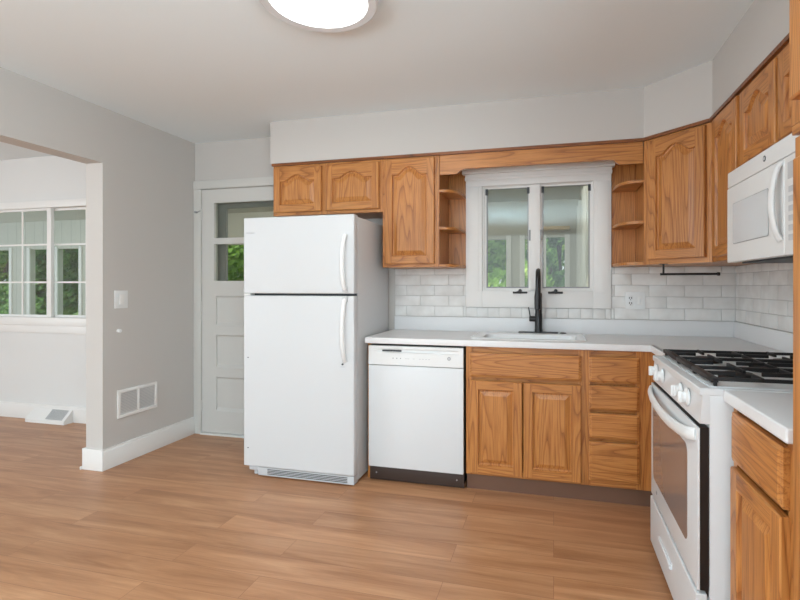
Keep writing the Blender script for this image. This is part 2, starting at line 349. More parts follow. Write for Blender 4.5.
for i, (x0, x1) in enumerate(((-.484, -.158), (-.090, .254))):
    y0 = YW+.012
    sh = struct('sash', MB().box(x0, x0+.014, y0, y0+.035, 1.215, 1.952, M['trim']).box(x1-.014, x1, y0, y0+.035, 1.215, 1.952, M['trim']).box(x0+.014, x1-.014, y0, y0+.035, 1.215, 1.227, M['trim']).box(x0+.014, x1-.014, y0, y0+.035, 1.94, 1.952, M['trim']), wr)
    g = .007; a, b = x0+.014, x1-.014
    struct('gasket', MB().box(a, a+g, y0+.004, y0+.03, 1.227, 1.94, M['greyp']).box(b-g, b, y0+.004, y0+.03, 1.227, 1.94, M['greyp']).box(a+g, b-g, y0+.004, y0+.03, 1.227, 1.227+g*1.3, M['greyp']).box(a+g, b-g, y0+.004, y0+.03, 1.94-g*.5, 1.94, M['greyp']), sh)
    struct('pane', bx(a, b, y0+.016, y0+.02, 1.227, 1.94, M['glass']), sh)
    for xx in (a+.002, b-.002): struct('stop_clip', bx(xx-.009, xx+.009, y0-.006, y0+.006, 1.895, 1.94, M['dark'], bev=.002), sh)
    xm = (-.228, .012)[i]
    cr = MB().box(xm-.050, xm+.050, yc-.012, yc+.002, 1.189, 1.203, M['dark'], bev=.004).cyl((xm+.002, yc-.004, 1.198), (xm+.002, yc-.03, 1.210), .012, M['dark'], n=14).tube([(xm+.002, yc-.026, 1.206), (xm-.022, yc-.03, 1.199), (xm-.036, yc-.03, 1.196)], .0055, M['dark'], n=8)
    struct('crank_handle', cr, wr)
    xs = (-.162, -.086)[i]
    struct('sash_lock', bx(xs-.006, xs+.006, YW-.022, YW+.008, 1.56, 1.635, M['greyp'], bev=.003), wr)

# ---- window_2 in the next room
w2 = sroot('window_2', 'white sliding grid window in the next room')
x0, x1, z0, z1 = WIN2
mb = MB().box(x0-.07, x1+.07, YW-.02, YW, z1, z1+.066, M['trim'], bev=.003).box(x0-.07, x0, YW-.02, YW, z0, z1, M['trim']).box(x1, x1+.07, YW-.02, YW, z0, z1, M['trim'])
mb.box(x0-.09, x1+.09, YW-.035, YW, z0-.075, z0-.0, M['trim'], bev=.006).box(x0-.07, x1+.07, YW-.02, YW, z0-.145, z0-.075, M['trim'], bev=.004)
struct('casing', mb, w2)
def sash(x0, x1, z0, z1, y, cols, fw, nm='sash', pane=True):
    o = struct(nm, MB().box(x0, x0+fw, y, y+.03, z0, z1, M['trim'], bev=.002).box(x1-fw, x1, y, y+.03, z0, z1, M['trim'], bev=.002).box(x0+fw, x1-fw, y, y+.03, z0, z0+.02, M['trim']).box(x0+fw, x1-fw, y, y+.03, z1-.02, z1, M['trim']), w2)
    g = MB()
    for c in cols: g.box(c-.009, c+.009, y+.008, y+.022, z0+.02, z1-.02, M['trim'])
    for zz in (1.275, 1.628): g.box(x0+fw, x1-fw, y+.009, y+.021, zz-.008, zz+.008, M['trim'])
    struct('muntin_grid', g, o)
    struct('pane', bx(x0+fw, x1-fw, y+.013, y+.017, z0+.02, z1-.02, M['glass2']), o)
sash(x0+.0, -4.525, z0+.0, z1-.0, YW+.012, (-4.885, -5.22, -5.50), .050)
sash(-4.60, x1-.0, z0-.0, z1, YW+.05, (-4.165,), .03)

# ---- wall fittings on the partition
def on_left(name, label, cat): return thing(name, label, cat, (XL, 0, 0))
t = thing('return_air_grille', 'white two-panel return air grille low on the partition wall', 'wall vent', (XL, 2.88, .417))
mb = MB()
mb.box(0, .012, -.17, .17, -.098, -.075, M['trim'], bev=.002).box(0, .012, -.17, .17, .075, .098, M['trim'], bev=.002)
for a, b in ((-.17, -.15), (-.008, .008), (.15, .17)): mb.box(0, .012, a, b, -.076, .076, M['trim'], bev=.002)
mb.build('frame', t)
for a, b in ((-.15, -.008), (.008, .15)):
    mb = MB().box(0, .002, a, b, -.076, .076, M['pgrey'])
    for i in range(14):
        z = -.072+i*.0108
        mb.add([(.0045, a, z), (.0045, b, z), (.0105, b, z+.0095), (.0105, a, z+.0095)], [[0, 1, 2, 3]], M['trim'])
    mb.build('louver_panel', t)
t = thing('light_switch', 'white rocker light switch on the partition wall', 'light switch', (XL, 2.74, 1.148))
bx(0, .007, -.052, .052, -.062, .062, M['plast'], bev=.002).build('wall_plate', t)
bx(.007, .012, -.017, .017, -.034, .034, M['trim'], bev=.001).build('rocker', t)
MB().cyl((0, 0, 0), (.022, 0, 0), .013, M['plast'], n=20, bev=.004).build('door_stop', loc=(XL, 2.72, .93), label='small white round door stop on the wall below the switch', category='door stop')
t = thing('floor_register', 'white sloped register box at the next room baseboard', 'floor vent', (-4.455, YW-.018, 0))
def wedge(xa, xb, m, d=.0):
    return MB().add([(xa, 0, 0), (xb, 0, 0), (xb, -.085, 0), (xa, -.085, 0), (xa, 0, .115), (xb, 0, .115), (xb, -.085, .028), (xa, -.085, .028)],
                    [[0, 1, 2, 3], [4, 5, 6, 7], [0, 1, 5, 4], [1, 2, 6, 5], [2, 3, 7, 6], [3, 0, 4, 7]], m)
wedge(-.225, .225, M['trim']).build('hood', t)
mb = MB()
for i in range(11):
    f0 = .1+i*.075; f1 = f0+.045
    P = lambda x, f: (x, -.085*f-.0015, .115-.087*f+.0025)
    mb.add([P(.0, f0), P(.195, f0), P(.195, f1), P(.0, f1)], [[0, 1, 2, 3]], M['dark'])
mb.mats[0] = M['greyp']; mb.build('grille', t)

# ---- porch beyond
PY = 6.2
holes = [(-9.6, -8.95, .55, 1.85), (-8.55, -8.12, .55, 1.85), (-7.95, -7.45, .55, 1.85), (-6.6, -5.9, .55, 1.85), (-5.6, -4.15, .55, 1.85), (-3.6, -2.6, .55, 1.85), (-1.25, -.555, .55, 1.835), (-.385, -.16, .55, 1.835), (-.12, .163, .55, 1.85)]
struct('wall_porch', MB().holed(-10.5, -5.8, -.15, 2.6, PY, PY+.1, holes[:3]+[(-6.6, -5.9, .55, 1.85)], M['siding']).holed(-5.8, .30, -.15, 2.6, PY, PY+.1, holes[4:], M['porch']), label='grey-white sided far wall of the sunporch')
struct('floor_porch', bx(-10.5, .3, YW+.12, PY+.1, -.2, -.1, M['porchfloor']))
mb = MB().add([(-10.5, YW+.12, 2.62), (.42, YW+.12, 2.62), (.42, PY+.3, 2.28), (-10.5, PY+.3, 2.28), (-10.5, YW+.12, 2.7), (.42, YW+.12, 2.7), (.42, PY+.3, 2.36), (-10.5, PY+.3, 2.36)],
              [[0, 1, 2, 3], [4, 5, 6, 7], [0, 1, 5, 4], [1, 2, 6, 5], [2, 3, 7, 6], [3, 0, 4, 7]], M['porch'])
struct('ceiling_porch', mb, label='sloping pale ceiling of the sunporch')
struct('wall_porch_side', MB().box(.30, .40, YW+.12, PY, -.15, 2.62, M['porch']), label='end wall of the sunporch behind the sink window')
mb = MB()
for y in (4.28, 4.8, 5.03, 5.67, 6.1): mb.box(.27, .30, y-.035, y+.035, -.1, 2.2, M['trim'])
struct('trim_2', mb, label='white upright trim boards on the sunporch end wall')
mb = MB()
for h in holes:
    for x in (h[0], h[1]): mb.box(x-.03, x+.03, PY-.02, PY, .5, 1.88, M['trim'])
struct('trim_3', mb, label='white trim beside the sunporch windows')
bx(-.16, .19, PY-.16, PY-.02, 1.93, 1.965, M['palewood'], bev=.004).build('pale_board', label='pale wooden board above the sunporch window behind the sink', category='shelf')  # pale wood-coloured board across the window head
struct('ground', bx(-40, 25, PY+.1, 45, -.6, -.5, M['lawn']), label='green lawn outside the sunporch')

def tree(x, y, h, r, mat, label, seed, leaf=.085, n=20000, low=.2, group='trees beyond the sunporch'):
    rnd = random.Random(seed); t = thing('leafy_tree', label, 'tree', (x, y, -.5), 0, group)
    MB().tube([(0, 0, 0), (.05, .03, h*.3), (-.04, .05, h*.6), (.05, 0, h*.85)], .11, M['bark'], n=10).tube([(0, 0, h*.35), (.5, .1, h*.6), (.8, .2, h*.75)], .05, M['bark'], n=8).tube([(0, 0, h*.3), (-.5, -.1, h*.55), (-.75, .1, h*.7)], .05, M['bark'], n=8).build('trunk', t)
    blobs = [(rnd.uniform(-r, r)*.8, rnd.uniform(-r, r)*.8, rnd.uniform(low*h+.5, h*.9), rnd.uniform(.45, .9)*r*.62) for _ in range(18)]
    vs = []; fs = []
    for i in range(n):
        b = blobs[i % len(blobs)]
        d = Vector((rnd.gauss(0, 1), rnd.gauss(0, 1), rnd.gauss(0, .8))).normalized()*b[3]*rnd.uniform(.6, 1.05)
        c = Vector(b[:3])+d; a = Vector((rnd.gauss(0, 1), rnd.gauss(0, 1), rnd.gauss(0, 1))).normalized(); q = a.orthogonal().normalized(); e = a.cross(q)
        s_ = leaf*rnd.uniform(.6, 1.2); o = len(vs)
        vs += [c-q*s_, c+e*s_*.6, c+q*s_, c-e*s_*.6]; fs.append([o, o+1, o+2, o+3])
    MB().add(vs, fs, mat).build('foliage', t, smooth=False)
tree(-1.15, 9.2, 4.6, 1.15, M['leafa'], 'yellow-green tree in the left pane of the sink window', 3, group=None)
tree(.15, 12.4, 5.1, 1.15, M['leafb'], 'deep green tree in the right pane of the sink window', 5, group=None)
tree(-7.6, 9.8, 4.4, 1.3, M['leafa'], 'bright green tree seen through the back door glass', 9, group=None)
tree(-16.4, 10.9, 4.2, 1.3, M['leafa'], 'green tree in the middle of the next room window', 11, group=None)
tree(-20.4, 11.4, 3.6, 1.5, M['leafb'], 'darker low tree at the left side of the next room window', 13, group=None)
tree(-13.0, 9.6, 4.9, 1.35, M['leafb'], 'green tree behind the right pane of the next room window', 15, low=.04, group=None)
tree(-4.2, 13.6, 5.4, 2.0, M['leafb'], 'big round-headed tree farther back in the left pane of the sink window', 21, group=None)
tree(1.2, 17.4, 5.2, 2.0, M['leafa'], 'light green tree farther back in the right pane of the sink window', 22, group=None)
tree(-10.6, 13.4, 5.2, 2.1, M['leafb'], 'darker tree farther back behind the back door glass', 23, group=None)
tree(-23.0, 22.0, 5.4, 2.2, M['leafa'], 'light tree farther back behind the next room window', 24, group=None)

# ================================================================ CABINETS
def oak_rect(mb, x0, x1, y, z0, z1, m): mb.add([(x0, y, z0), (x1, y, z0), (x1, y, z1), (x0, y, z1)], [[0, 1, 2, 3]], m)
def door_mesh(w, h, arch=0, s=.052, t=.022):
    """raised-panel door: x 0..w, z 0..h, back at y=0, front at y=-t"""
    mb = MB(); c = .004; f = -t; oz, ox = M['oz'], M['ox']
    # edges with small chamfer
    A = [(0, 0), (w, 0), (w, h), (0, h)]; B = [(c, c), (w-c, c), (w-c, h-c), (c, h-c)]
    for i in range(4):
        j = (i+1) % 4; m = ox if i % 2 == 0 else oz
        mb.add([(A[i][0], 0, A[i][1]), (A[j][0], 0, A[j][1]), (A[j][0], f+c, A[j][1]), (A[i][0], f+c, A[i][1])], [[0, 1, 2, 3]], m)
        mb.add([(A[i][0], f+c, A[i][1]), (A[j][0], f+c, A[j][1]), (B[j][0], f, B[j][1]), (B[i][0], f, B[i][1])], [[0, 1, 2, 3]], m)
    oak_rect(mb, 0, w, 0, 0, h, oz)
    oak_rect(mb, c, s, f, c, h-c, oz); oak_rect(mb, w-s, w-c, f, c, h-c, oz); oak_rect(mb, s, w-s, f, c, s, ox)
    K = 28
    def top(q):
        base = h-s-arch
        if not arch: return base
        u = min(max((q-.14)/.72, 0), 1); b = (.5-.5*math.cos(2*PI*u))
        return base+arch*(b**.62 if b > 0 else 0)
    def outl(d):
        a, b = s+d, w-s-d; r = [(a, s+d), (b, s+d)]
        for i in range(K+1): q = 1-i/K; r.append((a+(b-a)*q, top(q)-d))
        return r
    o0 = outl(0)
    for i in range(K):   # top rail strips above the curve
        p, q = o0[2+i], o0[3+i]
        mb.add([(q[0], f, q[1]), (p[0], f, p[1]), (p[0], f, h-c), (q[0], f, h-c)], [[0, 1, 2, 3]], ox)
    L = [(0, f), (.002, f+.004), (.005, f+.013), (.010, f+.014), (.016, f+.011), (.038, f+.002)]
    prev = None
    for d, y in L:
        cur = [(x, y, z) for x, z in outl(d)]
        if prev:
            n = len(cur)
            for i in range(n): j = (i+1) % n; mb.add([prev[i], prev[j], cur[j], cur[i]], [[0, 1, 2, 3]], oz)
        prev = cur
    mb.add(prev, [list(range(len(prev)))], oz)
    return mb
def slab_front(w, h, t=.022):
    mb = MB(); prev = None
    for d, y in ((0, 0), (0, -t+.008), (.004, -t+.005), (.007, -t+.0048), (.014, -t), ):
        cur = [(d, y, d), (w-d, y, d), (w-d, y, h-d), (d, y, h-d)]
        if prev:
            for i in range(4): j = (i+1) % 4; mb.add([prev[i], prev[j], cur[j], cur[i]], [[0, 1, 2, 3]], M['ox'])
        prev = cur
    mb.add(prev, [[0, 1, 2, 3]], M['ox']); mb.add([(0, 0, 0), (w, 0, 0), (w, 0, h), (0, 0, h)], [[3, 2, 1, 0]], M['ox'])
    return mb
def cabinet(name, label, loc, rz, w, z0, z1, depth, doors=(), drawers=(), arch=0, kick=0, cat='cabinet', stiles=None, rails=(), hollow=False):
    """x along the face, y=0 is the face plane, +y goes to the wall"""
    t = thing(name, label, cat, loc, rz)
    mb = MB()
    if hollow:
        mb.box(0, .018, .019, depth, z0, z1, M['oz']).box(w-.018, w, .019, depth, z0, z1, M['oz']).box(.018, w-.018, .019, depth, z0, z0+.018, M['oz']).box(.018, w-.018, depth-.012, depth, z0+.018, z1, M['oz'])
    else: mb.box(.0, w, .019, depth, z0, z1, M['oz'])
    mb.build('carcass', t)
    ff = MB(); st = stiles or [(0, .03), (w-.03, w)]
    for a, b in st: ff.box(a, b, 0, .019, z0, z1, M['oz'])
    xs = [(st[i][1], st[i+1][0]) for i in range(len(st)-1)]
    for a, b in xs:
        for r0, r1 in ((z0, z0+.035), (z1-.04, z1))+tuple(rails): ff.box(a, b, 0 if r0 == z0 or (r1 == z1 and not kick) else .013, .018, r0, r1, M['ox'])
    ff.build('face_frame', t)
    for (a, b, c, d) in doors:
        o = door_mesh(b-a, d-c, arch).build('door', t); o.location = (a, 0, c)
    for (a, b, c, d) in drawers:
        o = slab_front(b-a, d-c).build('drawer_front', t); o.location = (a, 0, c)
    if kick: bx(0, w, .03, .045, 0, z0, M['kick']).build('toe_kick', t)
    return t
YF = 2.903
# ---- base run
t = cabinet('sink_base_cabinet', 'oak sink base cabinet with two panel doors and a false drawer front', (-.517, YF, 0), 0, .692, .10, .877, .55,
            doors=[(.024, .338, .113, .673), (.345, .670, .113, .673)], drawers=[(.024, .670, .694, .840)], kick=1, hollow=True, stiles=[(0, .035), (.657, .692)], rails=[(.66, .70)])
t = cabinet('drawer_base_cabinet', 'narrow oak base cabinet with a stack of four drawers', (.175, YF, 0), 0, .304, .10, .877, .55,
            drawers=[(.022, .288, .694, .840), (.022, .288, .538, .677), (.022, .288, .376, .520), (.022, .288, .134, .357)], kick=1, rails=[(.68, .70), (.52, .54), (.35, .38)])
t = thing('corner_base_cabinet', 'oak corner base cabinet filler between the drawers and the stove', 'cabinet', (.479, YF, 0))
MB().box(0, .066, 0, .019, .10, .877, M['oz']).box(0, XR-.479-.006, .019, .545, .10, .877, M['oz']).box(.066, XR-.479-.006, -.413, .019, .10, .877, M['oz']).build('carcass', t)
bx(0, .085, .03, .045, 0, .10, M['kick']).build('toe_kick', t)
t = thing('cabinet_end_panel', 'narrow oak end panel between refrigerator and dishwasher', 'cabinet panel', (-1.168, YF+.03, 0))
bx(0, .018, 0, .51, 0, .877, M['oz']).build('panel', t)
# right base beyond the stove
cabinet('base_cabinet', 'oak base cabinet with one drawer and one door right of the stove', (.548, 1.700, 0), -90, .392, .10, .877, .576,
        doors=[(.036, .372, .113, .690)], drawers=[(.036, .372, .708, .858)], kick=1, rails=[(.68, .715)])
# tall pantry cabinet
t = thing('pantry_cabinet', 'full-height oak pantry cabinet at the right edge', 'cabinet', (.54, 1.283, 0), -90)
bx(0, .70, .019, XR-.54-.004, .0, 1.585, M['oz']).build('carcass', t)
mb = MB().box(0, .042, 0, .019, 0, 1.585, M['oz']).box(.658, .70, 0, .019, 0, 1.585, M['oz']).box(.042, .658, 0, .019, 0, .12, M['ox']).box(.042, .658, 0, .019, 1.54, 1.585, M['ox'])
mb.build('face_frame', t)
o = door_mesh(.30, 1.40, 0).build('door', t); o.location = (.038, 0, .13)
o = door_mesh(.30, 1.40, 0).build('door', t); o.location = (.350, 0, .13)
MB().box(-.0, .70, -.008, XR-.54-.004, 1.590, 1.612, M['ox'], bev=.004).build('ledge_moulding', t)
MB().box(0, .70, -.008, XR-.54-.004, 1.612, ZC-.004, M['oz']).build('upper_box', t)
o = door_mesh(.31, .72, .04).build('door', t); o.location = (.04, -.008, 1.66)
o = door_mesh(.31, .72, .04).build('door', t); o.location = (.36, -.008, 1.66)

# ---- worktop
def nose(mb, pts, m): pass
t = thing('worktop', 'white laminate worktop with a raised splash along the walls', 'worktop', (0, 0, 0))
mb = MB(); yf = 2.878; z0, z1 = .877, .915
def edge_x(x0, x1, y):   # rounded front nose running along x
    mb.box(x0, x1, y, y+.03, z0, z1, M['lam'], bev=.006, seg=3)
edge_x(-1.170, .530, yf)
SX0, SX1, SY0, SY1 = -.455, .150, 3.00, 3.30
mb.holed(-1.170, .53, yf+.024, YW-.002, z0+.001, z1, [(SX0, SX1, SY0, SY1)], M['lam'], axis='z')
mb.box(.53, XR-.002, 2.486, YW-.002, z0, z1, M['lam'])
mb.box(.522, .545, 2.486, yf+.03, z0, z1, M['lam'], bev=.005, seg=3)
mb.build('counter_top', t)
mb = MB().box(-1.158, XR-.002, YW-.022, YW-.002, z1, 1.016, M['lam'], bev=.004).box(XR-.022, XR-.002, 2.486, YW-.0215, z1, 1.016, M['lam'], bev=.004)
mb.build('splash_strip', t)
t = thing('worktop', 'short white worktop piece between stove and pantry cabinet', 'worktop', (0, 0, 0))
mb = MB().box(.522, XR-.002, 1.285, 1.713, z0, z1, M['lam'], bev=.008, seg=3)
mb.build('counter_top', t)
bx(XR-.022, XR-.002, 1.285, 1.713, z1, 1.016, M['lam'], bev=.004).build('splash_strip', t)

# ---- sink
t = thing('kitchen_sink', 'white drop-in sink set in the worktop below the window', 'sink', (0, 0, 0))
def rrect(x0, x1, y0, y1, r, n=6):
    out = []
    for cx, cy, a in ((x1-r, y1-r, 0), (x0+r, y1-r, 90), (x0+r, y0+r, 180), (x1-r, y0+r, 270)):
        for i in range(n+1): q = math.radians(a+90*i/n); out.append((cx+r*math.cos(q), cy+r*math.sin(q)))
    return out
rings = [(rrect(-.512, .196, 2.955, 3.430, .06), .9155), (rrect(-.506, .190, 2.961, 3.424, .058), .9195), (rrect(-.498, .182, 2.969, 3.416, .05), .921), (rrect(-.450, .145, 3.005, 3.295, .05), .920), (rrect(-.442, .137, 3.013, 3.287, .05), .915), (rrect(-.43, .125, 3.03, 3.27, .05), .76), (rrect(-.40, .095, 3.06, 3.24, .04), .745)]
vs = []; fs = []
for r, z in rings: vs += [(x, y, z) for x, y in r]
n = len(rings[0][0])
for i in range(len(rings)-1):
    for j in range(n): fs.append([i*n+j, i*n+(j+1) % n, (i+1)*n+(j+1) % n, (i+1)*n+j])
fs.append([(len(rings)-1)*n+j for j in range(n)])
MB().add(vs, fs, M['sink']).build('basin', t)
MB().lathe([(.0, .0), (.04, 0), (.042, .003), (.02, .004)], M['nickel'], c=(-.15, 3.15, .7455)).build('drain', t)
MB().lathe([(.022, 0), (.022, .004), (.016, .007)], M['black'], c=(.062, 3.375, .9205), n=24).build('hole_cover', t)

# ---- faucet
t = thing('faucet', 'tall matte black pull-down faucet behind the sink', 'faucet', (-.100, 3.38, .9215))
MB().box(-.135, .13, -.028, .028, 0, .007, M['black'], bev=.003).build('deck_plate', t)
MB().lathe([(.027, .007), (.027, .02), (.025, .03), (.025, .13), (.023, .135), (.023, .265), (.018, .275)], M['black'], n=28).build('body', t)
pts = [(0, 0, .26), (0, 0, .33)]+[(0, -.085+.085*math.cos(a), .34+.085*math.sin(a)) for a in [i*PI/12 for i in range(13)]]+[(0, -.17, .30)]
MB().tube(pts, .0150, M['black'], n=14, up=(1, 0, 0)).build('spout', t)
MB().lathe([(.014, .165), (.021, .17), (.022, .25), (.016, .30)], M['black'], c=(0, -.17, 0), n=24).build('spray_head', t)
MB().cyl((0, 0, .095), (-.062, 0, .095), .019, M['black'], n=20, bev=.003).build('valve', t)
MB().tube([(-.055, 0, .10), (-.06, -.002, .135), (-.067, -.004, .175)], .006, M['black'], n=10, sy=.004).build('handle', t)

# ---- backsplash tiles (real bevelled tiles on a grout bed)
def tiles(name, label, u0, u1, z0, z1, face, plane, offs=0., skip=(), W=.2155, H=.0765, sq=None):
    mb = MB()
    t = .009
    if face == 'y': mb.box(u0, u1, plane-.004, plane, z0, z1, M['grout'])
    else: mb.box(plane-.004, plane, u0, u1, z0, z1, M['grout'])
    g = .0016; r = 0; z = z0
    while z < z1-.005:
        zt = min(z+H, z1); u = u0-W+((offs+(W/2 if r % 2 else 0)) % W)
        while u < u1:
            a, b = max(u, u0), min(u+W, u1)
            segs = [(a, b)]
            for (h0, h1, k0, k1) in skip:
                if k0 < (z+zt)/2 < k1:
                    ns = []
                    for p, q in segs:
                        if q <= h0 or p >= h1: ns.append((p, q))
                        else:
                            if p < h0: ns.append((p, h0))
                            if q > h1: ns.append((h1, q))
                    segs = ns
            for p, q in segs:
                if q-p > .012:
                    if face == 'y': mb.box(p+g, q-g, plane-t, plane-.002, z+g, zt-g, M['tile'], bev=.0022, seg=2)
                    else: mb.box(plane-t, plane-.002, p+g, q-g, z+g, zt-g, M['tile'], bev=.0022, seg=2)
            u += W
        z += H; r += 1
    return mb
mb = tiles('', '', -1.158, -.616, 1.0175, 1.369, 'y', YW, offs=.09)
m2 = tiles('', '', .377, XR-.0015, 1.0175, 1.369, 'y', YW, offs=.02)
mb.add(m2.v, m2.f, M['tile']); 
# grout bed faces of the second piece keep the grout colour
k = len(mb.f)-len(m2.f)
for i in range(6): mb.mi[k+i] = mb.slot(M['grout'])
u = -.616+.0006
mb.box(-.616, .377, YW-.004, YW, 1.0175, 1.088, M['grout'])
while u < .36:
    mb.box(u+.0016, min(u+.0795, .375)-.0016, YW-.009, YW-.002, 1.019, 1.0865, M['tile'], bev=.0022); u += .0795
struct('backsplash_back', mb, label='white subway tile backsplash on the back wall')
mb = tiles('', '', 1.285, YW-.0092, 1.0175, 1.369, 'x', XR, offs=.06)
struct('backsplash_right', mb, label='white subway tile backsplash on the right wall')

# outlet
t = thing('wall_outlet', 'double white outlet and switch plate on the tiles right of the window', 'outlet', (.527, YW-.0095, 1.145))
bx(-.062, .062, -.006, 0, -.058, .058, M['plast'], bev=.002).build('wall_plate', t)
MB().box(-.047, -.013, -.009, -.006, -.034, .034, M['plast'], bev=.001).build('socket', t)
mb = MB()
for zc in (.017, -.017):
    for xx in (-.037, -.023): mb.box(xx-.0022, xx+.0022, -.0098, -.0088, zc-.006, zc+.007, M['dark'])
    mb.cyl((-.030, -.0088, zc-.012), (-.030, -.0098, zc-.012), .003, M['dark'], n=10)
mb.build('socket_slots', t)
MB().box(.016, .044, -.009, -.006, -.030, .030, M['trim'], bev=.001).box(.024, .036, -.013, -.009, -.012, .012, M['plast'], bev=.002).build('switch', t)

# ---- wall cabinets
YU = 3.152; YD = YW-.004
cabinet('wall_cabinet', 'short oak wall cabinet with two arched doors above the refrigerator', (-1.997, YU, 0), 0, .850, 1.755, 2.118, YD-YU,
        doors=[(.012, .392, 1.777, 2.100), (.428, .828, 1.777, 2.100)], arch=.045, stiles=[(0, .035), (.37, .45), (.815, .85)])
cabinet('wall_cabinet', 'tall oak wall cabinet with one arched door left of the window', (-1.146, YU, 0), 0, .401, 1.370, 2.118, YD-YU,
        doors=[(.020, .371, 1.392, 2.106)], arch=.055)
# diagonal corner cabinet
t = thing('corner_wall_cabinet', 'diagonal oak corner wall cabinet with one arched door', 'cabinet', (.530, 3.150, 0), -45)
def loc45(x, y):   # world -> local
    dx, dy = x-.530, y-3.150; c = math.sqrt(.5); return ((dx-dy)*c, (dx+dy)*c)
poly = [loc45(.530, 3.150), loc45(.820, 2.860), loc45(XR-.004, 2.860), loc45(XR-.004, YD), loc45(.530, YD)]
poly = [(poly[0][0]+.014, poly[0][1]+.014+.005), (poly[1][0]-.014, poly[1][1]+.019)]+poly[2:]
MB().prism([(p[0], p[1]) for p in poly], 1.37, 2.118, M['oz']).build('carcass', t)
mb = MB().box(0, .04, 0, .019, 1.37, 2.118, M['oz']).box(.37, .410, 0, .019, 1.37, 2.118, M['oz']).box(.04, .37, 0, .018, 1.37, 1.405, M['ox']).box(.04, .37, 0, .018, 2.08, 2.118, M['ox'])
mb.build('face_frame', t)
o = door_mesh(.340, .709, .05).build('door', t); o.location = (.040, 0, 1.398)
# right run
cabinet('wall_cabinet', 'narrow oak wall cabinet between the corner cabinet and the microwave', (.820, 2.850, 0), -90, .418, 1.370, 2.118, XR-.004-.82,
        doors=[(.055, .398, 1.392, 2.104)], arch=.05, stiles=[(0, .06), (.385, .418)])
cabinet('wall_cabinet', 'short oak wall cabinet with arched doors above the microwave', (.820, 2.430, 0), -90, .760, 1.749, 2.118, XR-.004-.82,
        doors=[(.022, .372, 1.778, 2.095), (.396, .738, 1.778, 2.095)], arch=.05, stiles=[(0, .035), (.36, .40), (.725, .76)])
# small wood crown under the soffit
mb = MB()
p = [(-2.003, YU), (.527, YU), (.818, YU-.291), (.818, 1.285)]
o_ = [(-2.003, YU-.016), (.521, YU-.016), (.804, YU-.298), (.804, 1.285)]
mb.prism([p[0], p[1], p[2], p[3], o_[3], o_[2], o_[1], o_[0]], 2.1185, 2.1365, M['ozd'])
mb.build('crown_moulding', label='thin dark oak moulding where the cabinets meet the soffit', category='moulding')

# open end shelves
def shelf_unit(xc, sgn, wdt, label):
    """quarter-round shelves; xc is the cabinet side, sgn the direction away from it"""
    t = thing('corner_shelf_unit', label, 'shelf', (xc, YD, 0), 0, None)
    a, b = sorted((0, sgn*wdt))
    bx(a, b, -.006, 0, 1.372, 2.10, M['oz']).build('back_panel', t)
    R = YD-YU-.002
    for z in (1.3705, 1.622, 1.872):
        n = 18; pl = [(0, -.006)]
        for i in range(n+1):
            q = PI/2*i/n; pl.append((sgn*(wdt-.004)*math.sin(q)**.75, -.006-(R-.006)*math.cos(q)**.6))
        pl.append((sgn*(wdt-.004), -.006))
        pts = [pl[0]]+pl[1:]
        MB().prism(pts, z, z+.017, M['ox']).build('shelf', t)
    return t
shelf_unit(-.744, 1, .128, 'open quarter-round oak shelves left of the window')
shelf_unit(.529, -1, .150, 'open quarter-round oak shelves right of the window')
# valance
pl = [(-.742, 1.988)]
pl += [(-.632, 1.988), (-.620, 1.992), (-.612, 2.002), (-.600, 2.012), (-.588, 2.015), (-.575, 2.020)]
pl += [(.350, 2.020), (.362, 2.014), (.372, 2.003), (.385, 1.992), (.395, 1.988), (.526, 1.988), (.526, 2.118), (-.742, 2.118)]
MB().prism_y(pl, YU, YU+.019, M['ox']).build('valance_board', label='long oak valance board across the top of the window', category='valance')

# towel bar under the corner cabinet
t = thing('paper_towel_holder', 'black paper towel bar under the corner wall cabinet', 'towel holder', (.60, 3.0, 1.370))
MB().box(-.012, .030, -.012, .012, -.004, 0, M['black']).box(.004, .014, -.006, .006, -.062, 0, M['black'], bev=.002).build('bracket', t)
MB().cyl((-.008, 0, -.060), (.288, 0, -.060), .0065, M['black'], n=14).cyl((.286, 0, -.060), (.298, 0, -.060), .010, M['black'], n=14).build('bar', t)

# ================================================================ APPLIANCES
# ---- refrigerator
t = thing('refrigerator', 'white top-freezer refrigerator beside the back door', 'refrigerator', (-1.972, 2.763, 0))
W = .780
bx(.002, W-.002, .070, .640, .018, 1.678, M['fridge'], bev=.006).build('body', t)
bx(.01, W-.01, .060, .080, .08, 1.67, M['dark']).build('door_seal', t)
fz = bx(0, W, 0, .062, 1.194, 1.688, M['fridge'], bev=.010, seg=4).build('freezer_door', t)
fd = bx(0, W, 0, .062, .066, 1.180, M['fridge'], bev=.010, seg=4).build('refrigerator_door', t)
def bow_handle(z0, z1, par, foot):
    x = .722; mb = MB(); n = 16; pts = []
    for i in range(n+1):
        q = i/n; b = math.sin(PI*q); 
        pts.append((x-.004*b, -.004-.040*b**.55, z0+(z1-z0)*q))
    mb.tube(pts, .014, M['plast'], n=12, sy=.009, up=(0, 1, 0)); 
    o = mb.build('handle', par)
    mb = MB().box(x-.016, x+.016, -.016, 0, foot-.018, foot+.018, M['pgrey'], bev=.004); mb.build('handle_foot', par)
bow_handle(1.215, 1.560, fz, 1.222); bow_handle(.775, 1.168, fd, 1.160)
MB().lathe([(.0, .0), (.030, 0), (.030, .0025), (.027, .003)], M['pgrey'], c=(0, 0, 0), n=28, axis='y').build('badge', fz, loc=(.05, 0, 1.588)).scale = (1.15, 1, .24)
MB().cyl((.704, 0, .757), (.704, -.006, .757), .006, M['dark'], n=14).box(.690, .718, -.003, 0, .738, .744, M['pgrey']).build('lock', fd)
for z in (.775, .185): MB().cyl((.035, 0, z), (.035, -.002, z), .004, M['dark'], n=12).build('screw_plug', fd)
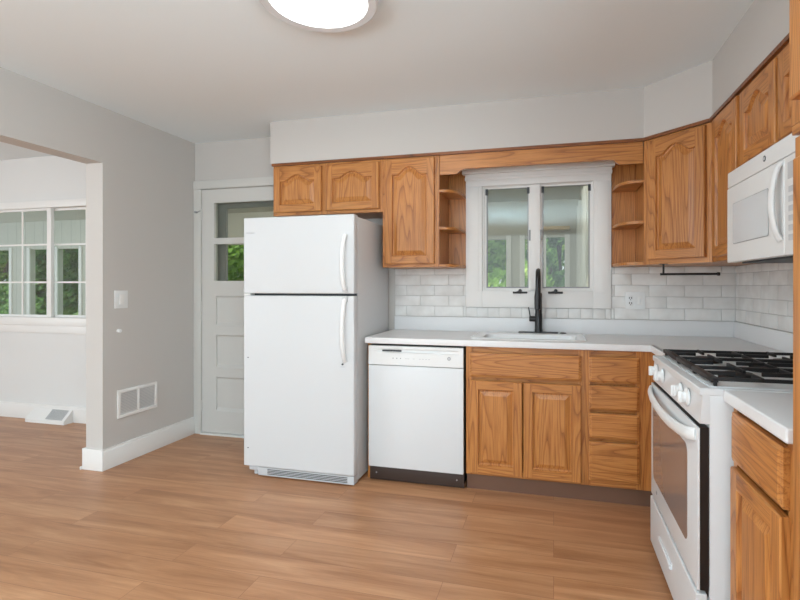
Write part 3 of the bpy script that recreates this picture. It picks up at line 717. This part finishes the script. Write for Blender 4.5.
MB().box(.004, .05, -.002, .05, 1.181, 1.192, M['plast'], bev=.002).build('hinge', t)
mb = MB().box(.10, W-.006, .012, .075, .008, .060, M['pgrey'], bev=.003)
mb.build('grille', t)
mb = MB()
for i in range(4): mb.box(.17, W-.05, .0105, .014, .019+i*.0095, .0235+i*.0095, M['dark'])
mb.build('grille_slots', t)
mb = MB().cyl((.06, .06, .0), (.06, .06, .05), .016, M['pgrey'], n=14).box(.03, .11, .02, .09, .035, .062, M['pgrey'], bev=.003); mb.build('foot', t)
MB().cyl((W-.06, .09, .0), (W-.06, .09, .05), .016, M['dark'], n=14).build('foot', t)
MB().cyl((W-.06, .58, .0), (W-.06, .58, .05), .016, M['dark'], n=14).build('foot', t)
MB().cyl((.06, .58, .0), (.06, .58, .05), .016, M['dark'], n=14).build('foot', t)

# ---- dishwasher
t = thing('dishwasher', 'white built-in dishwasher under the worktop beside the refrigerator', 'dishwasher', (-1.145, 2.883, 0))
W = .614
bx(.008, W-.008, .03, .58, .012, .866, M['dark']).build('tub', t)
bx(0, W, 0, .03, .096, .740, M['enamel'], bev=.005).build('door_panel', t)
# control panel with a scooped pull
vs = []; xs = [0, .03, .06, .10, .3, .52, .56, .585, W]; dep = [0, 0, .004, .016, .018, .014, .006, 0, 0]
cp = MB()
def seg(z, k): return [(x, 0.0+d*k, z) for x, d in zip(xs, dep)]
rows = [seg(.745, 0), seg(.822, 0), seg(.826, 1.0), seg(.840, 1.0), seg(.846, .0), seg(.862, 0)]
n = len(xs)
for i in range(len(rows)-1):
    for j in range(n-1): cp.add([rows[i][j], rows[i][j+1], rows[i+1][j+1], rows[i+1][j]], [[0, 1, 2, 3]], M['plast'])
cp.box(0, W, .019, .03, .745, .862, M['plast']).box(0, .001, 0, .03, .745, .862, M['plast']).box(W-.001, W, 0, .03, .745, .862, M['plast']).box(0, W, 0, .03, .862, .863, M['plast']).box(0, W, 0, .03, .744, .745, M['plast'])
pn = cp.build('control_panel', t)
bx(.07, .215, .0125, .0185, .828, .838, M['dark']).build('pull_slot', pn)  # dark strip set in the left part of the pull
mb = MB()
for x in (.165, .19, .215): bx(x-.003, x+.003, -.001, .001, .785, .791, M['greyp']).build('button', pn)
for x in (.25, .265, .30, .34, .36, .38, .40): bx(x-.006, x+.006, -.0006, .001, .786, .789, M['pgrey']).build('button', pn)
MB().cyl((.525, 0, .797), (.525, -.0015, .797), .011, M['greyp'], n=24).cyl((.525, -.001, .797), (.525, -.002, .797), .008, M['pgrey'], n=24).build('emblem', pn)
MB().box(.0, W, .025, .045, .005, .092, M['kickd'], bev=.002).cyl((.045, .025, .05), (.045, .0225, .05), .005, M['greyp'], n=10).cyl((W-.045, .025, .05), (W-.045, .0225, .05), .005, M['greyp'], n=10).build('kick_plate', t)

# ---- gas range
t = thing('gas_range', 'white gas range with black grates on the right wall', 'stove', (.46, 2.480, 0), -90)
W = .760; D = XR-.46-.03
bx(.002, W-.002, .026, D, .03, .893, M['enamel'], bev=.003).build('body', t)
for x in (.05, W-.05):
    for y in (.08, D-.06): MB().cyl((x, y, 0), (x, y, .04), .018, M['black'], n=14).build('foot', t)
# side panel embossing
mb = MB().box(W-.002, W+.001, .06, .56, .84, .85, M['enamel'], bev=.0004)
# cooktop
ct = MB().box(0, W, -.004, D, .890, .915, M['enamel'], bev=.006, seg=3).box(.02, W-.02, .03, D-.02, .915, .919, M['enamel'], bev=.003)
ct.build('cooktop', t)
cpn = MB().add([(0, -.003, .800), (W, -.003, .800), (W, .004, .893), (0, .004, .893), (0, .026, .800), (W, .026, .800), (W, .026, .893), (0, .026, .893)],
               [[0, 1, 2, 3], [4, 5, 6, 7], [0, 1, 5, 4], [1, 2, 6, 5], [2, 3, 7, 6], [3, 0, 4, 7]], M['enamel'])
cpn = cpn.build('control_panel', t)
for x in (.078, .205, .510, .610):
    kb = MB().lathe([(.030, 0), (.030, .006), (.024, .010), (.021, .012), (.020, .022), (.016, .024)], M['plast'], c=(x, 0, .853), n=30, axis='y')
    kb.box(x-.0065, x+.0065, -.035, -.020, .853-.021, .853+.021, M['plast'], bev=.003); kb.build('knob', t)
    MB().lathe([(.0315, .0), (.0315, .0012)], M['greyp'], c=(x, 0.0004, .853), n=30, axis='y').build('knob_ring', t)
# oven door
def arch_poly(x0, x1, z0, z1, r, bow, n=8):
    out = []
    for cx, cz, a in ((x1-r, z1-r, 0), (x0+r, z1-r, 90), (x0+r, z0+r, 180), (x1-r, z0+r, 270)):
        for i in range(n+1):
            q = math.radians(a+90*i/n); x = cx+r*math.cos(q); z = cz+r*math.sin(q)
            if z > (z0+z1)/2: z += bow*(1-((x-(x0+x1)/2)/((x1-x0)/2))**2)
            out.append((x, z))
    return out
od = MB().box(0, W, -.010, -.002, .262, .786, M['enamel'], bev=.003).box(.002, W-.002, -.002, .024, .262, .788, M['black'])
od = od.build('oven_door', t)
MB().prism_y(arch_poly(.052, .640, .355, .690, .03, .018), -.0115, -.009, M['oven']).build('oven_window', od)
hp = [(.024, -.008, .758), (.034, -.018, .757), (.06, -.026, .752), (.14, -.033, .742), (.26, -.037, .733), (.38, -.038, .730), (.50, -.037, .733), (.62, -.033, .742), (.70, -.026, .752), (.726, -.018, .757), (.736, -.008, .758)]
MB().tube(hp, .010, M['plast'], n=14, sy=.021).build('handle', od)
mb = MB().box(.12, .135, -.0105, -.0098, .775, .78, M['black'])
dw_ = MB().box(0, W, -.014, .020, .035, .250, M['enamel'], bev=.006, seg=3).box(.01, W-.01, .018, .026, .24, .262, M['black'])
dd = dw_.build('storage_drawer', t)
bx(.21, .43, -.024, -.012, .135, .158, M['enamel'], bev=.005, seg=3).build('drawer_pull', dd)
bx(.115, .135, -.0112, -.0098, .305, .318, M['greyp']).build('emblem', od)
# burners and grates
zt = .919
for bxx, byy, r in ((.19, .17, .045), (.57, .17, .05), (.19, .46, .04), (.57, .46, .045), (.38, .31, .04)):
    MB().lathe([(r+.012, 0), (r+.012, .006), (r, .010), (r, .016), (r-.006, .020)], M['iron'], c=(bxx, byy, zt), n=28).build('burner', t)
gz = .948
for gx0, gx1 in ((.022, .262), (.264, .496), (.498, .738)):
    g = MB(); y0, y1 = .045, D-.035; b = .0048; hb = .006
    g.box(gx0, gx0+2*b, y0, y1, gz-hb*2, gz, M['iron'], bev=.002).box(gx1-2*b, gx1, y0, y1, gz-hb*2, gz, M['iron'], bev=.002)
    g.box(gx0, gx1, y0-.008, y0+.014, gz-.018, gz, M['iron'], bev=.004).box(gx0, gx1, y1-2*b, y1, gz-hb*2, gz, M['iron'], bev=.002)
    ym = (y0+y1)/2; g.box(gx0, gx1, ym-b, ym+b, gz-hb*2, gz, M['iron'], bev=.002)
    xm = (gx0+gx1)/2
    for yc_ in ((y0+ym)/2, (ym+y1)/2):
        g.box(gx0, xm-.035, yc_-b, yc_+b, gz-hb*2, gz+.002, M['iron'], bev=.002).box(xm+.035, gx1, yc_-b, yc_+b, gz-hb*2, gz+.002, M['iron'], bev=.002)
        g.box(xm-b, xm+b, yc_-.135, yc_-.04, gz-hb*2, gz+.002, M['iron'], bev=.002).box(xm-b, xm+b, yc_+.04, yc_+.135, gz-hb*2, gz+.002, M['iron'], bev=.002)
    for fx in (gx0+b, gx1-b):
        for fy in (y0+b, ym, y1-b): g.box(fx-b, fx+b, fy-b, fy+b, zt, gz-hb, M['iron'])
    g.build('grate', t)

# ---- microwave
t = thing('microwave_oven', 'white over-the-range microwave under the short cabinet', 'microwave', (.76, 2.428, 0), -90)
W = .756; ZB, ZT = 1.347, 1.748
bx(.002, W-.002, .03, XR-.76-.006, ZB+.006, ZT, M['enamel'], bev=.003).build('body', t)
bx(.02, W-.02, .05, XR-.76-.03, ZB-.004, ZB+.007, M['dark']).build('underside_filter', t)
bx(0, W, -.002, .03, 1.680, ZT, M['plast'], bev=.005, seg=3).build('vent_panel', t)
md = bx(0, .552, -.004, .03, ZB, 1.677, M['plast'], bev=.006, seg=3).build('door', t)
MB().prism_y(arch_poly(.075, .435, 1.425, 1.600, .012, .0), -.0055, -.003, M['greyp']).build('window_border', md)
MB().prism_y(arch_poly(.078, .432, 1.428, 1.597, .010, .0), -.0065, -.0045, M['mwin']).build('window', md)
n = 16; pts = [(.533-.006*math.sin(PI*i/n), -.006-.026*math.sin(PI*i/n)**.6, 1.400+.265*i/n) for i in range(n+1)]
MB().tube(pts, .016, M['plast'], n=14, sy=.009, up=(0, 1, 0)).build('handle', md)
kp = bx(.555, W, -.003, .03, ZB, 1.677, M['plast'], bev=.004, seg=3).build('control_panel', t)
bx(.58, W-.02, -.005, -.002, 1.60, 1.655, M['pgrey'], bev=.001).build('display', kp)
mb = MB()
for i in range(3):
    for j in range(6): mb.box(.585+i*.05, .62+i*.05, -.0045, -.002, 1.395+j*.032, 1.415+j*.032, M['pgrey'], bev=.0008)
mb.build('keypad', kp)
MB().cyl((.392, -.002, 1.716), (.392, -.0035, 1.716), .011, M['dark'], n=24).cyl((.392, -.003, 1.716), (.392, -.0042, 1.716), .007, M['pgrey'], n=20).build('emblem', t)

# ---- ceiling light
LX, LY, LR = -.915, 1.765, .241
t = thing('ceiling_light', 'round flush ceiling light with grey rim and glowing diffuser', 'ceiling light', (LX, LY, ZC))
MB().lathe([(LR-.03, 0), (LR-.008, -.02), (LR-.001, -.045), (LR-.003, -.056), (LR-.012, -.062), (LR-.044, -.060), (LR-.050, -.052), (LR-.050, -.03)], M['rim'], n=64).build('rim', t)
MB().lathe([(LR-.0505, -.03), (LR-.051, -.050), (LR-.07, -.053), (LR-.12, -.056), (.04, -.058), (.001, -.058)], M['lamp'], n=64).build('diffuser', t)
